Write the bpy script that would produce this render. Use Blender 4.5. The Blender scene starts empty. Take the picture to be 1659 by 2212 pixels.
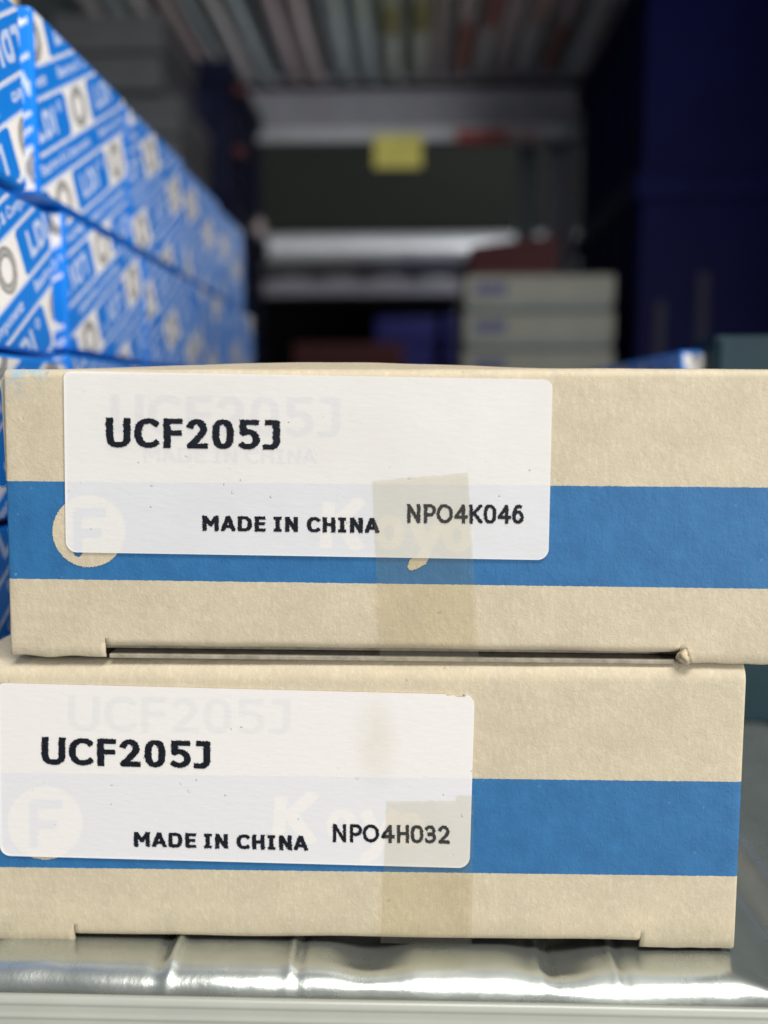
import bpy, bmesh, math, random
import numpy as np
from mathutils import Vector, Matrix, noise as mnoise
R = math.radians
rnd = random.Random(7)
sc = bpy.context.scene
COL = sc.collection

# ------------------------------------------------------------ camera (metres; shelf deck top is z=0, box faces are the plane y=0)
F = 1850.0; PITCH = 6.96; YAW = 2.03
CAM = Vector((0.0, -0.105, 0.0705))
cd = bpy.data.cameras.new('camera'); cam = bpy.data.objects.new('camera', cd); COL.objects.link(cam)
cam.location = CAM; cam.rotation_euler = (R(90 - PITCH), 0, R(YAW))
cd.sensor_fit = 'HORIZONTAL'; cd.sensor_width = 36; cd.lens = F / 1659 * 36
cd.clip_start = 0.005; cd.clip_end = 20
cd.dof.use_dof = True; cd.dof.focus_distance = 0.108; cd.dof.aperture_fstop = 13.5
sc.camera = cam
CM = cam.rotation_euler.to_matrix()
def ray(px, py):
    return CM @ Vector(((px - 829.5) / F, -(py - 1106) / F, -1))
def P(px, py, Y=0.0):            # point of the plane y=Y seen at a photo pixel
    d = ray(px, py); return CAM + d * ((Y - CAM.y) / d.y)
def PZ(px, py, Z=0.0):
    d = ray(px, py); return CAM + d * ((Z - CAM.z) / d.z)

# ------------------------------------------------------------ light
w = bpy.data.worlds.new('World'); sc.world = w; w.use_nodes = True
bg = w.node_tree.nodes['Background']; bg.inputs[0].default_value = (0.80, 0.88, 1.0, 1); bg.inputs[1].default_value = 0.26
def area(name, loc, tgt, sx, sy, e, col):
    l = bpy.data.lights.new(name, 'AREA'); l.shape = 'RECTANGLE'; l.size = sx; l.size_y = sy; l.energy = e; l.color = col
    o = bpy.data.objects.new(name, l); COL.objects.link(o); o.location = loc
    o.rotation_euler = (Vector(tgt) - Vector(loc)).to_track_quat('-Z', 'Y').to_euler(); return o
area('ceiling_lamp', (0.30, -0.62, 1.36), (0, 0.03, 0.05), 1.0, 0.30, 31.0, (1.0, 0.97, 0.93))
area('low_front_fill', (1.0, -1.15, 0.04), (-0.02, 0.35, 0.20), 0.8, 0.8, 25.5, (1.0, 0.985, 0.96))  # added fill from low in front, lifts the shelf underside, tags and carton sides
area('far_beam_fill', (0.30, 0.62, 0.62), (0.06, 1.02, 0.27), 0.35, 0.06, 4.0, (1.0, 1.0, 1.0))  # added light that puts the highlight on the far rack's beam
vs = sc.view_settings; vs.view_transform = 'Standard'; vs.look = 'None'; vs.exposure = 0; vs.gamma = 1

# ------------------------------------------------------------ materials
def lin(c): return tuple(((v / 255) / 12.92 if v / 255 <= .04045 else ((v / 255 + .055) / 1.055) ** 2.4) for v in c)
class NT:
    def __init__(s, name):
        s.m = bpy.data.materials.new(name); s.m.use_nodes = True; s.t = s.m.node_tree; s.n = s.t.nodes
        s.b = s.n['Principled BSDF']; s.out = s.n['Material Output']
    def node(s, t, **k):
        n = s.n.new(t)
        for a, v in k.items(): setattr(n, a, v)
        return n
    def set(s, n, i, v):
        if hasattr(v, 'is_linked') or isinstance(v, bpy.types.NodeSocket): s.t.links.new(v, n.inputs[i])
        else: n.inputs[i].default_value = v
    def coord(s, scale=(1, 1, 1)):
        tc = s.node('ShaderNodeTexCoord'); mp = s.node('ShaderNodeMapping'); mp.inputs['Scale'].default_value = scale
        s.t.links.new(tc.outputs['Object'], mp.inputs[0]); return mp.outputs[0]
    def noise(s, scale, detail=4, rough=.6, vec=None, dist=0):
        n = s.node('ShaderNodeTexNoise'); n.inputs['Scale'].default_value = scale; n.inputs['Detail'].default_value = detail
        n.inputs['Roughness'].default_value = rough; n.inputs['Distortion'].default_value = dist
        s.t.links.new(vec or s.coord(), n.inputs['Vector']); return n.outputs['Fac']
    def ramp(s, fac, a, ca, b, cb):
        n = s.node('ShaderNodeValToRGB'); e = n.color_ramp.elements
        e[0].position = a; e[0].color = (*ca, 1); e[1].position = b; e[1].color = (*cb, 1)
        s.t.links.new(fac, n.inputs[0]); return n.outputs[0]
    def mix(s, fac, a, b, mode='MIX'):
        n = s.node('ShaderNodeMix', data_type='RGBA', blend_type=mode)
        s.set(n, 0, fac); s.set(n, 6, a if not isinstance(a, tuple) else (*a, 1)[:4]); s.set(n, 7, b if not isinstance(b, tuple) else (*b, 1)[:4])
        return n.outputs[2]
    def math(s, op, a, b=0.0, clamp=False):
        n = s.node('ShaderNodeMath', operation=op, use_clamp=clamp); s.set(n, 0, a); s.set(n, 1, b); return n.outputs[0]
    def bump(s, h, dist, strength=1.0, prev=None):
        n = s.node('ShaderNodeBump'); n.inputs['Strength'].default_value = strength; n.inputs['Distance'].default_value = dist
        s.t.links.new(h, n.inputs['Height'])
        if prev: s.t.links.new(prev, n.inputs['Normal'])
        return n.outputs[0]
    def base(s, c): s.set(s.b, 'Base Color', c if not isinstance(c, tuple) else (*c, 1)[:4])
    def par(s, **k):
        for a, v in k.items(): s.set(s.b, a.replace('_', ' '), v)

def paper_col(m, base, dark, light):
    """mottled grey-cream board: soft clouds, fine fibre speckle, sparse dark flecks"""
    c1 = m.ramp(m.noise(150, 7, .68), .34, dark, .66, light)
    c2 = m.mix(.52, c1, base)
    fib = m.noise(1500, 3, .7, m.coord((1, 1, .55)))
    c3 = m.mix(m.math('MULTIPLY', m.math('SUBTRACT', fib, .5), .42, True), c2, (.97, .93, .80))
    c3 = m.mix(m.math('MULTIPLY', m.math('SUBTRACT', .47, fib), .9, True), c3, (.40, .33, .20))
    spk = m.ramp(m.noise(700, 1, .5), .76, (0, 0, 0), .80, (1, 1, 1))
    return m.mix(m.math('MULTIPLY', spk, .35), c3, (.22, .17, .11))
def board_mat(name, band=None, tint=1.0, smudge=None):
    m = NT(name)
    b = tuple(v * tint for v in (.432, .370, .258))
    col = paper_col(m, b, tuple(v * q for v, q in zip(b, (.82, .83, .86))), tuple(min(1, v * 1.13) for v in b))
    if band:
        z0, z1, s0, s1 = band      # band between z0 + s0*x and z1 + s1*x (local metres), edges slightly rough like letterpress
        tc = m.node('ShaderNodeTexCoord'); sp = m.node('ShaderNodeSeparateXYZ'); m.t.links.new(tc.outputs['Object'], sp.inputs[0])
        jit = m.math('MULTIPLY', m.math('SUBTRACT', m.noise(1800, 2, .6), .5), .00022)
        z = m.math('ADD', sp.outputs['Z'], jit)
        lo = m.math('GREATER_THAN', z, m.math('ADD', m.math('MULTIPLY', sp.outputs['X'], s0), z0))
        hi = m.math('LESS_THAN', z, m.math('ADD', m.math('MULTIPLY', sp.outputs['X'], s1), z1))
        mask = m.math('MULTIPLY', lo, hi)
        ink = m.ramp(m.noise(260, 5, .6), .35, (.013, .094, .228), .7, (.019, .120, .275))
        wear = m.ramp(m.noise(1150, 2, .5), .70, (0, 0, 0), .78, (1, 1, 1))
        ink = m.mix(m.math('MULTIPLY', wear, .28), ink, (.20, .36, .60))
        col = m.mix(mask, col, ink)
    if smudge:      # a blue rub mark at the corner
        tc = m.node('ShaderNodeTexCoord'); vd = m.node('ShaderNodeVectorMath', operation='DISTANCE'); m.t.links.new(tc.outputs['Object'], vd.inputs[0]); vd.inputs[1].default_value = smudge
        g = m.math('SUBTRACT', 1.0, m.math('DIVIDE', vd.outputs['Value'], .0042), True)
        g = m.math('MULTIPLY', g, m.ramp(m.noise(420, 4, .7, m.coord((.35, 1, 1))), .42, (0, 0, 0), .6, (1, 1, 1)), True)
        col = m.mix(m.math('MULTIPLY', g, 1.3, True), col, (.22, .34, .42))
    m.base(col); m.par(Roughness=.62, IOR=1.42)
    h = m.noise(760, 5, .68, m.coord((1, 1, .8)))
    n1 = m.bump(h, .00013, .8); n2 = m.bump(m.noise(2600, 2, .6), .00005, .7, n1)
    m.par(Normal=n2)
    return m.m
def plain(name, col, rough=.55, metal=0.0, var=.12, scale=60, bump=0, bscale=300, spec=.5):
    m = NT(name); a = tuple(v * (1 - var) for v in col); b = tuple(min(1, v * (1 + var)) for v in col)
    m.base(m.ramp(m.noise(scale, 5, .6), .3, a, .7, b)); m.par(Roughness=rough, Metallic=metal); m.set(m.b, 'Specular IOR Level', spec)
    if bump: m.par(Normal=m.bump(m.noise(bscale, 4, .6), bump, .8))
    return m.m
def label_mat(stain=None):
    m = NT('thermal_label_paper')
    m.base(m.ramp(m.noise(55, 4, .6), .3, (.715, .700, .683), .7, (.770, .758, .742)))
    if stain:      # brownish thumb stain
        tc = m.node('ShaderNodeTexCoord'); mp = m.node('ShaderNodeMapping'); m.t.links.new(tc.outputs['Object'], mp.inputs[0]); mp.inputs['Location'].default_value = (-stain[0] * 1.3, 0, -stain[1] * .6); mp.inputs['Scale'].default_value = (1.3, 0, .6)
        vl = m.node('ShaderNodeVectorMath', operation='LENGTH'); m.t.links.new(mp.outputs[0], vl.inputs[0])
        g = m.math('SUBTRACT', 1.0, m.math('DIVIDE', vl.outputs['Value'], .0046), True); g = m.math('MULTIPLY', g, m.math('MULTIPLY', m.noise(300, 5, .7), 1.3), True)
        m.base(m.mix(m.math('MULTIPLY', g, .55), (.80, .78, .76), (.56, .49, .36)))
    m.par(Roughness=.36)
    m.set(m.b, 'Specular IOR Level', .35)
    fib = m.noise(1000, 4, .65, m.coord((.55, 1, 1.6)))
    spk = m.ramp(m.noise(1900, 0, .5), .885, (0, 0, 0), .92, (1, 1, 1))
    n1 = m.bump(fib, .00006, .55); n2 = m.bump(spk, .00022, .9, n1); m.par(Normal=n2)
    tr = m.node('ShaderNodeBsdfTransparent'); tr.inputs[0].default_value = (1, 1, 1, 1)
    mx = m.node('ShaderNodeMixShader'); mx.inputs[0].default_value = .69
    m.t.links.new(tr.outputs[0], mx.inputs[1]); m.t.links.new(m.b.outputs[0], mx.inputs[2]); m.t.links.new(mx.outputs[0], m.out.inputs[0])
    return m.m
def tape_mat():
    m = NT('yellowed_clear_tape')
    tr = m.node('ShaderNodeBsdfTransparent')
    m.set(tr, 0, m.ramp(m.noise(70, 4, .6), .3, (.91, .895, .84), .7, (.945, .935, .89)))
    m.base((.75, .72, .62)); m.par(Roughness=.16)
    m.par(Normal=m.bump(m.noise(330, 4, .6, m.coord((1, 1, .2)), 1.5), .00022, .8))
    mx = m.node('ShaderNodeMixShader'); mx.inputs[0].default_value = .035
    m.t.links.new(tr.outputs[0], mx.inputs[1]); m.t.links.new(m.b.outputs[0], mx.inputs[2]); m.t.links.new(mx.outputs[0], m.out.inputs[0])
    return m.m
def metal_mat(name, col, rough, var=.08, streak=(1, .05, 1), bump=.00008, sc_=900, rvar=.08, met=1.0):
    m = NT(name); v = m.noise(45, 5, .6)
    m.base(m.ramp(v, .3, tuple(c * (1 - var) for c in col), .7, tuple(min(1, c * (1 + var)) for c in col)))
    m.par(Metallic=met, Roughness=m.math('ADD', m.math('MULTIPLY', m.noise(130, 4, .6, m.coord(streak)), rvar), rough - rvar / 2))
    m.par(Normal=m.bump(m.noise(sc_, 3, .6, m.coord(streak)), bump, .5)); return m.m

M = dict(
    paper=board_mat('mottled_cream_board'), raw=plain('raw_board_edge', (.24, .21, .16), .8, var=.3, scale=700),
    label=label_mat(), label_edge=plain('label_paper_edge', (.74, .72, .69), .6, var=.05), tape=tape_mat(),
    ink=plain('thermal_black_ink', (.006, .0075, .012), .5, var=.4, scale=900, bump=.00005, bscale=1500, spec=.2),
    ghost=plain('faded_grey_print', (.10, .10, .115), .6), crumb=plain('torn_board_crumb', (.36, .30, .20), .8, var=.3, scale=500, bump=.0003),
    navy=plain('navy_polypropylene', (.0012, .0024, .042), .55, var=.25, scale=12, spec=.08), navy_dark=plain('dark_navy_polypropylene', (.004, .005, .022), .6, spec=.15),
    deck=metal_mat('galvanised_deck', (.50, .53, .49), .28, bump=.00007, streak=(1, .35, 1), met=.88, rvar=.14, var=.14),
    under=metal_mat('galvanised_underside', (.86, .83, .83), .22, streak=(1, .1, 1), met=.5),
    under_pink=metal_mat('galvanised_warm_reflection', (.80, .66, .665), .22, streak=(1, .1, 1), met=.5),
    under_teal=metal_mat('galvanised_cool_reflection', (.62, .73, .74), .22, streak=(1, .1, 1), met=.5), under_green=metal_mat('galvanised_green_reflection', (.72, .75, .66), .22, streak=(1, .1, 1), met=.5),  # pink, teal and green metals carry reflected colour as paint
    reflect_yellow=plain('yellow_reflection_paint', (.42, .40, .17), .5), reflect_red=plain('red_reflection_paint', (.42, .15, .13), .5),  # tag reflections as flat colour
    beam=metal_mat('brushed_beam', (.29, .285, .33), .42, met=.3), bright=metal_mat('bright_galvanised_beam', (.55, .57, .60), .45, met=.55),
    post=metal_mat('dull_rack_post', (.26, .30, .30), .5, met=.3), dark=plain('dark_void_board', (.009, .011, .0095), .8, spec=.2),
    yellow=plain('yellow_tag_card', (.80, .72, .17), .6), red=plain('faded_red_tag_card', (.52, .07, .055), .55), pink=plain('pink_tag_card_and_reflection', (.55, .38, .36), .55),
    ldi_blue=plain('cyan_blue_print', (.010, .205, .71), .30, var=.06, scale=40), ldi_white=plain('white_coated_board', (.88, .85, .82), .32, var=.03),
    ldi_tint=plain('pale_blue_print', (.54, .64, .88), .32, var=.03), ldi_grey=plain('grey_ring_print', (.27, .26, .25), .35, var=.2), ldi_lgrey=plain('light_grey_ring_print', (.52, .51, .50), .35),
    greybox=plain('grey_cream_carton', (.225, .224, .188), .6, var=.08), greyprint=plain('blurred_blue_print', (.035, .045, .17), .6),
    lid=plain('grey_carton_gap', (.17, .19, .19), .6), maroon=plain('maroon_carton', (.045, .007, .008), .6, spec=.2),
    darkbox=plain('dim_grey_carton', (.062, .064, .070), .6), teal=plain('teal_carton', (.002, .018, .026), .6, spec=.25, bump=.0002),
    royal=plain('royal_blue_carton', (.018, .020, .16), .5), rust=plain('brownish_red_carton', (.085, .018, .018), .6),
    plastic=plain('cloudy_price_channel', (.29, .30, .26), .35, var=.08, scale=30), patchpale=plain('paler_navy_plastic', (.010, .011, .034), .5, spec=.2),
    ball=plain('pale_knob_plastic', (.50, .42, .42), .4), cream=plain('cream_carton', (.62, .52, .34), .6), floor=plain('dark_floor', (.05, .05, .055), .7),
)
# ------------------------------------------------------------ object helpers
def link(name, bm_or_me, mat=None, parent=None, smooth=False):
    me = bm_or_me
    if isinstance(bm_or_me, bmesh.types.BMesh):
        me = bpy.data.meshes.new(name); bm_or_me.to_mesh(me); bm_or_me.free()
    if mat:
        me.materials.clear()
        for k in (mat if isinstance(mat, list) else [mat]): me.materials.append(k)
    if smooth: me.polygons.foreach_set('use_smooth', [True] * len(me.polygons))
    o = bpy.data.objects.new(name, me); COL.objects.link(o)
    if parent: o.parent = parent
    return o
def tag(o, label, cat, group=None):
    o['label'] = label; o['category'] = cat
    if group: o['group'] = group
    return o
def thing(name, label, cat, loc=(0, 0, 0), group=None, rot=(0, 0, 0)):
    o = bpy.data.objects.new(name, None); COL.objects.link(o); o.location = loc; o.rotation_euler = rot; o.empty_display_size = .01
    return tag(o, label, cat, group)
def box_bm(lo, hi, bev=0.0, bm=None, seg=2):
    own = bm is None; t = bmesh.new()
    bmesh.ops.create_cube(t, size=1)
    lo = Vector(lo); hi = Vector(hi)
    for v in t.verts: v.co = Vector([(lo[i] + hi[i]) / 2 + v.co[i] * (hi[i] - lo[i]) for i in range(3)])
    if bev: bmesh.ops.bevel(t, geom=t.edges[:], offset=bev, segments=seg, affect='EDGES', profile=.6)
    if own: return t
    me = bpy.data.meshes.new('tmp'); t.to_mesh(me); t.free(); bm.from_mesh(me); bpy.data.meshes.remove(me); return bm
def grid_obj(name, rows, mat, parent=None, smooth=True):
    """rows: list of lists of points"""
    n = len(rows[0]); vs_ = [p for r in rows for p in r]
    fs = [(i * n + j, i * n + j + 1, (i + 1) * n + j + 1, (i + 1) * n + j) for i in range(len(rows) - 1) for j in range(n - 1)]
    me = bpy.data.meshes.new(name); me.from_pydata(vs_, [], fs); return link(name, me, mat, parent, smooth)
def nz(x, y, z, s): return mnoise.noise(Vector((x * s, y * s, z * s)))

# ------------------------------------------------------------ stroke font, rasterised the way a label printer does
def sarc(cx, cy, rx, ry, a0, a1, n=36, e=.80):
    out = []
    for i in range(n + 1):
        a = R(a0 + (a1 - a0) * i / n); c = math.cos(a); s_ = math.sin(a)
        out.append((cx + rx * math.copysign(abs(c) ** e, c), cy + ry * math.copysign(abs(s_) ** e, s_)))
    return out
def arc(cx, cy, rx, ry, a0, a1, n=22):
    return [(cx + rx * math.cos(R(a0 + (a1 - a0) * i / n)), cy + ry * math.sin(R(a0 + (a1 - a0) * i / n))) for i in range(n + 1)]
GL = {
 'U': [[(0, 1)] + sarc(.5, .36, .5, .36, 180, 360) + [(1, 1)]],
 'C': [sarc(.60, .5, .60, .5, 50, 310, 36, .88)],
 'F': [[(0, 0), (0, 1), (1, 1)], [(0, .52), (.94, .52)]],
 '2': [arc(.47, .70, .47, .30, 155, -38) + [(.02, 0), (1, 0)]],
 '0': [sarc(.5, .5, .5, .5, 0, 360, 40, .78)], 'O': [arc(.5, .5, .5, .5, 0, 360, 40)],
 '5': [[(.94, 1), (.08, 1), (.08, .56)] + arc(.40, .31, .60, .31, 95, -128)],
 'J': [[(.22, 1), (1, 1)] + arc(.5, .30, .5, .30, 0, -88) + [(0, 0)]],
 'M': [[(0, 0), (0, 1)], [(.06, 1), (.5, .38), (.94, 1)], [(1, 1), (1, 0)]],
 'A': [[(0, 0), (.46, 1)], [(.54, 1), (1, 0)], [(.2, .27), (.8, .27)]],
 'D': [[(0, 0), (0, 1)] + sarc(.42, .5, .58, .5, 90, -90) + [(0, 0)]],
 'E': [[(1, 1), (0, 1), (0, 0), (1, 0)], [(0, .52), (.9, .52)]],
 'I': [[(0, 1), (1, 1)], [(.5, 1), (.5, 0)], [(0, 0), (1, 0)]],
 'N': [[(0, 0), (0, 1)], [(0.03, 1), (.97, 0)], [(1, 0), (1, 1)]],
 'H': [[(0, 0), (0, 1)], [(1, 0), (1, 1)], [(0, .52), (1, .52)]],
 'P': [[(0, 0), (0, 1)] + arc(.5, .71, .5, .29, 90, -90) + [(0, .42)]],
 '4': [[(.74, 0), (.74, 1), (0, .30), (1, .30)]],
 'K': [[(0, 0), (0, 1)], [(1, 1), (.12, .47)], [(.30, .56), (1, 0)]],
 '3': [arc(.42, .745, .52, .255, 150, -80, 16) + [(.3, .50)], [(.3, .50)] + arc(.40, .27, .60, .27, 85, -145, 18)],
 '6': [arc(.5, .32, .5, .32, 0, 360, 30), [(.0, .38)] + arc(.62, .45, .62, .55, 175, 75)],
 'L': [[(0, 1), (0, 0), (1, 0)]],
}
def stroke_mask(X, Y, pts, wd, cap=True):
    m = np.zeros(X.shape, bool); h = wd / 2
    closed = math.hypot(pts[0][0] - pts[-1][0], pts[0][1] - pts[-1][1]) < 1e-6
    for i in range(len(pts) - 1):
        ax, ay = pts[i]; bx, by = pts[i + 1]; L = math.hypot(bx - ax, by - ay)
        if L < 1e-9: continue
        ux, uy = (bx - ax) / L, (by - ay) / L
        s = (X - ax) * ux + (Y - ay) * uy; t = -(X - ax) * uy + (Y - ay) * ux
        e0 = h if (i == 0 and cap and not closed) else 0; e1 = h if (i == len(pts) - 2 and cap and not closed) else 0
        m |= (s >= -e0) & (s <= L + e1) & (np.abs(t) <= h)
        if i > 0 or closed: m |= (X - ax) ** 2 + (Y - ay) ** 2 <= h * h
    for i in range(1, len(pts) - 1):       # mitred right-angle corners
        a, b, c = pts[i - 1], pts[i], pts[i + 1]
        d1 = (b[0] - a[0], b[1] - a[1]); d2 = (c[0] - b[0], c[1] - b[1])
        l1 = math.hypot(*d1); l2 = math.hypot(*d2)
        if l1 > wd * 1.2 and l2 > wd * 1.2 and abs(d1[0] * d2[0] + d1[1] * d2[1]) / (l1 * l2) < .1:
            m |= (np.abs(X - b[0]) <= h) & (np.abs(Y - b[1]) <= h)
    return m
def glyph_mask(X, Y, ch, x0, x1, yt, yb, wd, ky=1.0):
    """X,Y pixel grids (y down); glyph outer box x0..x1, yt..yb; ky > 1 thins the level strokes"""
    Y = Y * ky; yt = yt * ky; yb = yb * ky
    h = wd / 2; m = np.zeros(X.shape, bool)
    for st in GL[ch]:
        pts = [(x0 + h + px * (x1 - x0 - wd), yb - h - py * (yb - yt - wd)) for px, py in st]
        m |= stroke_mask(X, Y, pts, wd, cap=True)
    return m & (X >= x0 - .01) & (X <= x1 + .01) & (Y >= yt - .01) & (Y <= yb + .01)
def text_mask(items, wd, slope, x_ref, cell, rough=0.0, seed=0, ky=1.0):
    """items: (char, x0, x1, ytop, ybase at x_ref); returns mask, origin, cell. Shear along slope."""
    x0 = min(i[1] for i in items) - 3; x1 = max(i[2] for i in items) + 3
    y0 = min(i[3] for i in items) - 3; y1 = max(i[4] for i in items) + 3
    xs = np.arange(x0, x1, cell); ys = np.arange(y0, y1, cell); X, Y = np.meshgrid(xs, ys)
    rg = np.random.RandomState(seed)
    jx = rg.randn(*X.shape) * rough; jy = rg.randn(*X.shape) * rough
    row = np.repeat(rg.randn(len(ys), 1), len(xs), 1) * rough * 1.1
    m = np.zeros(X.shape, bool)
    for it in items:
        m |= glyph_mask(X + row + jx * .6, Y + jy * .5, *it, wd, ky)
    return m, x0, y0
def mask_mesh(name, m, x0, y0, cell, fmap, mat, parent):
    """merge runs of cells into quads; fmap(px,py) -> local 3D"""
    V = []; Fc = []
    for r in range(m.shape[0]):
        row = m[r]; c = 0; n = len(row)
        while c < n:
            if row[c]:
                e = c
                while e < n and row[e]: e += 1
                xa = x0 + (c - .5) * cell; xb = x0 + (e - .5) * cell; ya = y0 + (r - .5) * cell; yb = ya + cell
                k = len(V); V += [fmap(xa, yb), fmap(xb, yb), fmap(xb, ya), fmap(xa, ya)]; Fc.append((k, k + 1, k + 2, k + 3)); c = e
            else: c += 1
    me = bpy.data.meshes.new(name); me.from_pydata([tuple(v) for v in V], [], Fc); return link(name, me, mat, parent)

# ------------------------------------------------------------ the cream bearing boxes
def carton(label, bl, br, tl, H_extra, rt, bulge, midlift, tabs, depth, band_px, seed, flap_y=.00045, name='bearing_box'):
    """bl, br, tl: world points of the face's bottom-left, bottom-right, top-left"""
    tilt = math.atan2(br.z - bl.z, br.x - bl.x)
    root = thing(name, label, 'box', bl, rot=(0, -tilt, 0), group='two cream bearing boxes stacked on the deck')
    bpy.context.view_layer.update()
    inv = (Matrix.Translation(bl) @ Matrix.Rotation(-tilt, 4, 'Y')).inverted()
    def loc(px, py, off=0.0):
        v = inv @ P(px, py, 0.0); v.y = -off; return v
    W = (br - bl).length; H = (inv @ tl).z + H_extra
    b0 = [inv @ P(*q) for q in band_px]   # lower-left, lower-right, upper-left, upper-right points of the band edges
    s0 = (b0[1].z - b0[0].z) / (b0[1].x - b0[0].x); s1 = (b0[3].z - b0[2].z) / (b0[3].x - b0[2].x)
    bm_ = board_mat('cream_board_with_blue_band', (b0[0].z - s0 * b0[0].x, b0[2].z - s1 * b0[2].x, s0, s1), smudge=(.0030, .0, H - .0004) if seed == 3 else None)
    lean = (inv @ tl).x                     # the face leans a hair
    xn0, xn1 = [(inv @ P(*t)).x for t in tabs]
    rs = .0004
    def yface(x, z):
        y = 0.0
        if x < rs: y += rs - math.sqrt(max(0, rs * rs - (rs - x) ** 2))
        if x > W - rs: y += rs - math.sqrt(max(0, rs * rs - (x - W + rs) ** 2))
        return y
    def wav(x, z): return .00003 * nz(x, z, seed, 60) + .000015 * nz(x, z, seed + 3, 200)
    def cols(a, b, n):
        return [a + (b - a) * i / n for i in range(n + 1)]
    xl = sorted(set([0, rs * .1, rs * .3, rs * .6, rs] + cols(rs, xn0, 16)))
    xm = cols(xn0, xn1, 90); xr = sorted(set(cols(xn1, W - rs, 16) + [W - rs * .6, W - rs * .3, W - rs * .1, W]))
    zn = .0030
    zrows = [zn + (H - rt - zn) * i / 26 for i in range(27)]
    def top_rows(x):
        """from the face top over the fold and back across the top panel"""
        out = []
        for i in range(1, 11):
            a = math.pi / 2 * i / 10; out.append((rt - rt * math.cos(a), H - rt + rt * math.sin(a)))
        for yb in (.003, .005, .008, .012, .018, .028, .045, .07, depth):
            out.append((rt + yb * 1.0 if yb != depth else depth, H))
        res = []
        for (yy, zz) in out:
            t = min(1, max(0, yy / .010)); t = t * t * (3 - 2 * t)
            res.append((yy, zz + bulge(x / W) * t + (.00010 * nz(x, yy, seed, 130) + .00022 * nz(x, yy, seed + 9, 35)) * min(1, yy / .0015)))
        return res
    bm = bmesh.new()
    def panel(xs, kind):
        grid = []
        for x in xs:
            c = []
            if kind == 'mid':
                rr = .0011
                for i in range(7):     # rolls under
                    a = math.pi / 2 * (1 - i / 6)
                    c.append((rr - rr * math.cos(a), midlift + rr - rr * math.sin(a) + .00022 * nz(x, 0, seed, 70)))
                lo = midlift + rr
            else:
                edge = .00022 + .00025 * nz(x, 5, seed, 300)
                c += [(.0007, edge), (.00025, edge + .00012), (.00003, edge + .0004)]; lo = edge + .0004
            c += [(0, lo + (zn - lo) * .5)] if zn > lo + .0003 else []
            c += [(0, z) for z in zrows]
            c += top_rows(x)
            vs_ = []
            for (yy, zz) in c:
                k = lean * zz / H if zz < H else lean
                vs_.append(bm.verts.new((x + k, yy + yface(x, zz) + (wav(x, zz) if yy < rt else 0), zz)))
            grid.append(vs_)
        for i in range(len(xs) - 1):
            for j in range(len(grid[0]) - 1):
                bm.faces.new((grid[i][j], grid[i + 1][j], grid[i + 1][j + 1], grid[i][j + 1]))
    panel(xl, 'tab'); panel(xm, 'mid'); panel(xr, 'tab')
    bmesh.ops.remove_doubles(bm, verts=bm.verts[:], dist=2e-6)
    bmesh.ops.recalc_face_normals(bm, faces=bm.faces[:])
    bm.faces.ensure_lookup_table()
    fc = max(bm.faces, key=lambda f: f.calc_area() if abs(f.normal.y) > .9 else 0)
    if fc.normal.y > 0: bmesh.ops.reverse_faces(bm, faces=bm.faces[:])
    shell = link('carton_shell', bm, bm_, root, smooth=True)
    so = shell.modifiers.new('board', 'SOLIDIFY'); so.thickness = .00045; so.offset = -1
    # sides, back and bottom
    for nm, lo, hi in (('side_panel', (.0001, .0012, .0006), (.0006, depth - .001, H - .0012)), ('side_panel', (W - .0006, .0012, .0006), (W - .0001, depth - .001, H - .0012)),
                       ('back_panel', (.001, depth - .0008, .0006), (W - .001, depth - .0002, H - .001))):
        link(nm, box_bm(lo, hi), bm_, root)
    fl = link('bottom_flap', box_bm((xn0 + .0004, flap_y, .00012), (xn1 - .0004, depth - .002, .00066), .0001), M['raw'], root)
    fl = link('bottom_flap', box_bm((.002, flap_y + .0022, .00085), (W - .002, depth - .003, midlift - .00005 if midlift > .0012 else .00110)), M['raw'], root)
    return root, shell, loc, H, W

def label_sheet(root, loc, corners, rad, off=.00028, name='label', nick=False):
    """corners px: tl, tr, br, bl; rounded corners; thin raised sheet with an edge skirt"""
    pts = []
    n = 4
    for i in range(n):
        p = Vector(corners[i]); a = Vector(corners[(i - 1) % n]); b = Vector(corners[(i + 1) % n])
        r = rad[i]; da = (a - p).normalized() * r; db = (b - p).normalized() * r
        if i == 1 and nick:
            for q, dd in ((-64, 0), (-60, 3.5), (-46, 2.2), (-38, 5.5), (-22, 5.0), (-17, 0)):
                pts.append(p + da.normalized() * (-q + 0) + Vector((0, dd)))
        for k in range(9):
            t = k / 8 * math.pi / 2
            c = p + da + db
            pts.append(c - db * math.cos(t) - da * math.sin(t))
    bm = bmesh.new()
    top = [bm.verts.new(loc(q.x, q.y, off)) for q in pts]; cc = Vector(corners[0]).lerp(Vector(corners[2]), .5); bot = [bm.verts.new(loc(*(q - (q - cc).normalized() * 4), -.00002)) for q in pts]; mid = [bm.verts.new(loc(*(q - (q - cc).normalized() * .3), off - .00012)) for q in pts]
    f = bm.faces.new(top)
    if f.calc_center_median() is not None:
        f.normal_update()
        if f.normal.y > 0: f.normal_flip()
    for a_, b_ in ((top, mid), (mid, bot)):
        for i in range(len(top)): bm.faces.new((a_[i], a_[(i + 1) % len(top)], b_[(i + 1) % len(top)], b_[i])).material_index = 1
    return link(name, bm, [M['label'], M['label_edge']], root)
def write(items, wd, slope, xref, loc, off, mat, parent, name, cell=1.5, rough=.55, seed=1, ky=1.35):
    if len(items) == 8: ky = 1.0
    m, x0, y0 = text_mask(items, wd, slope, xref, cell, rough, seed, ky)
    return mask_mesh(name, m, x0, y0, cell, lambda x, y: loc(x, y + slope * (x - xref), off), mat, parent)
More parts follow.
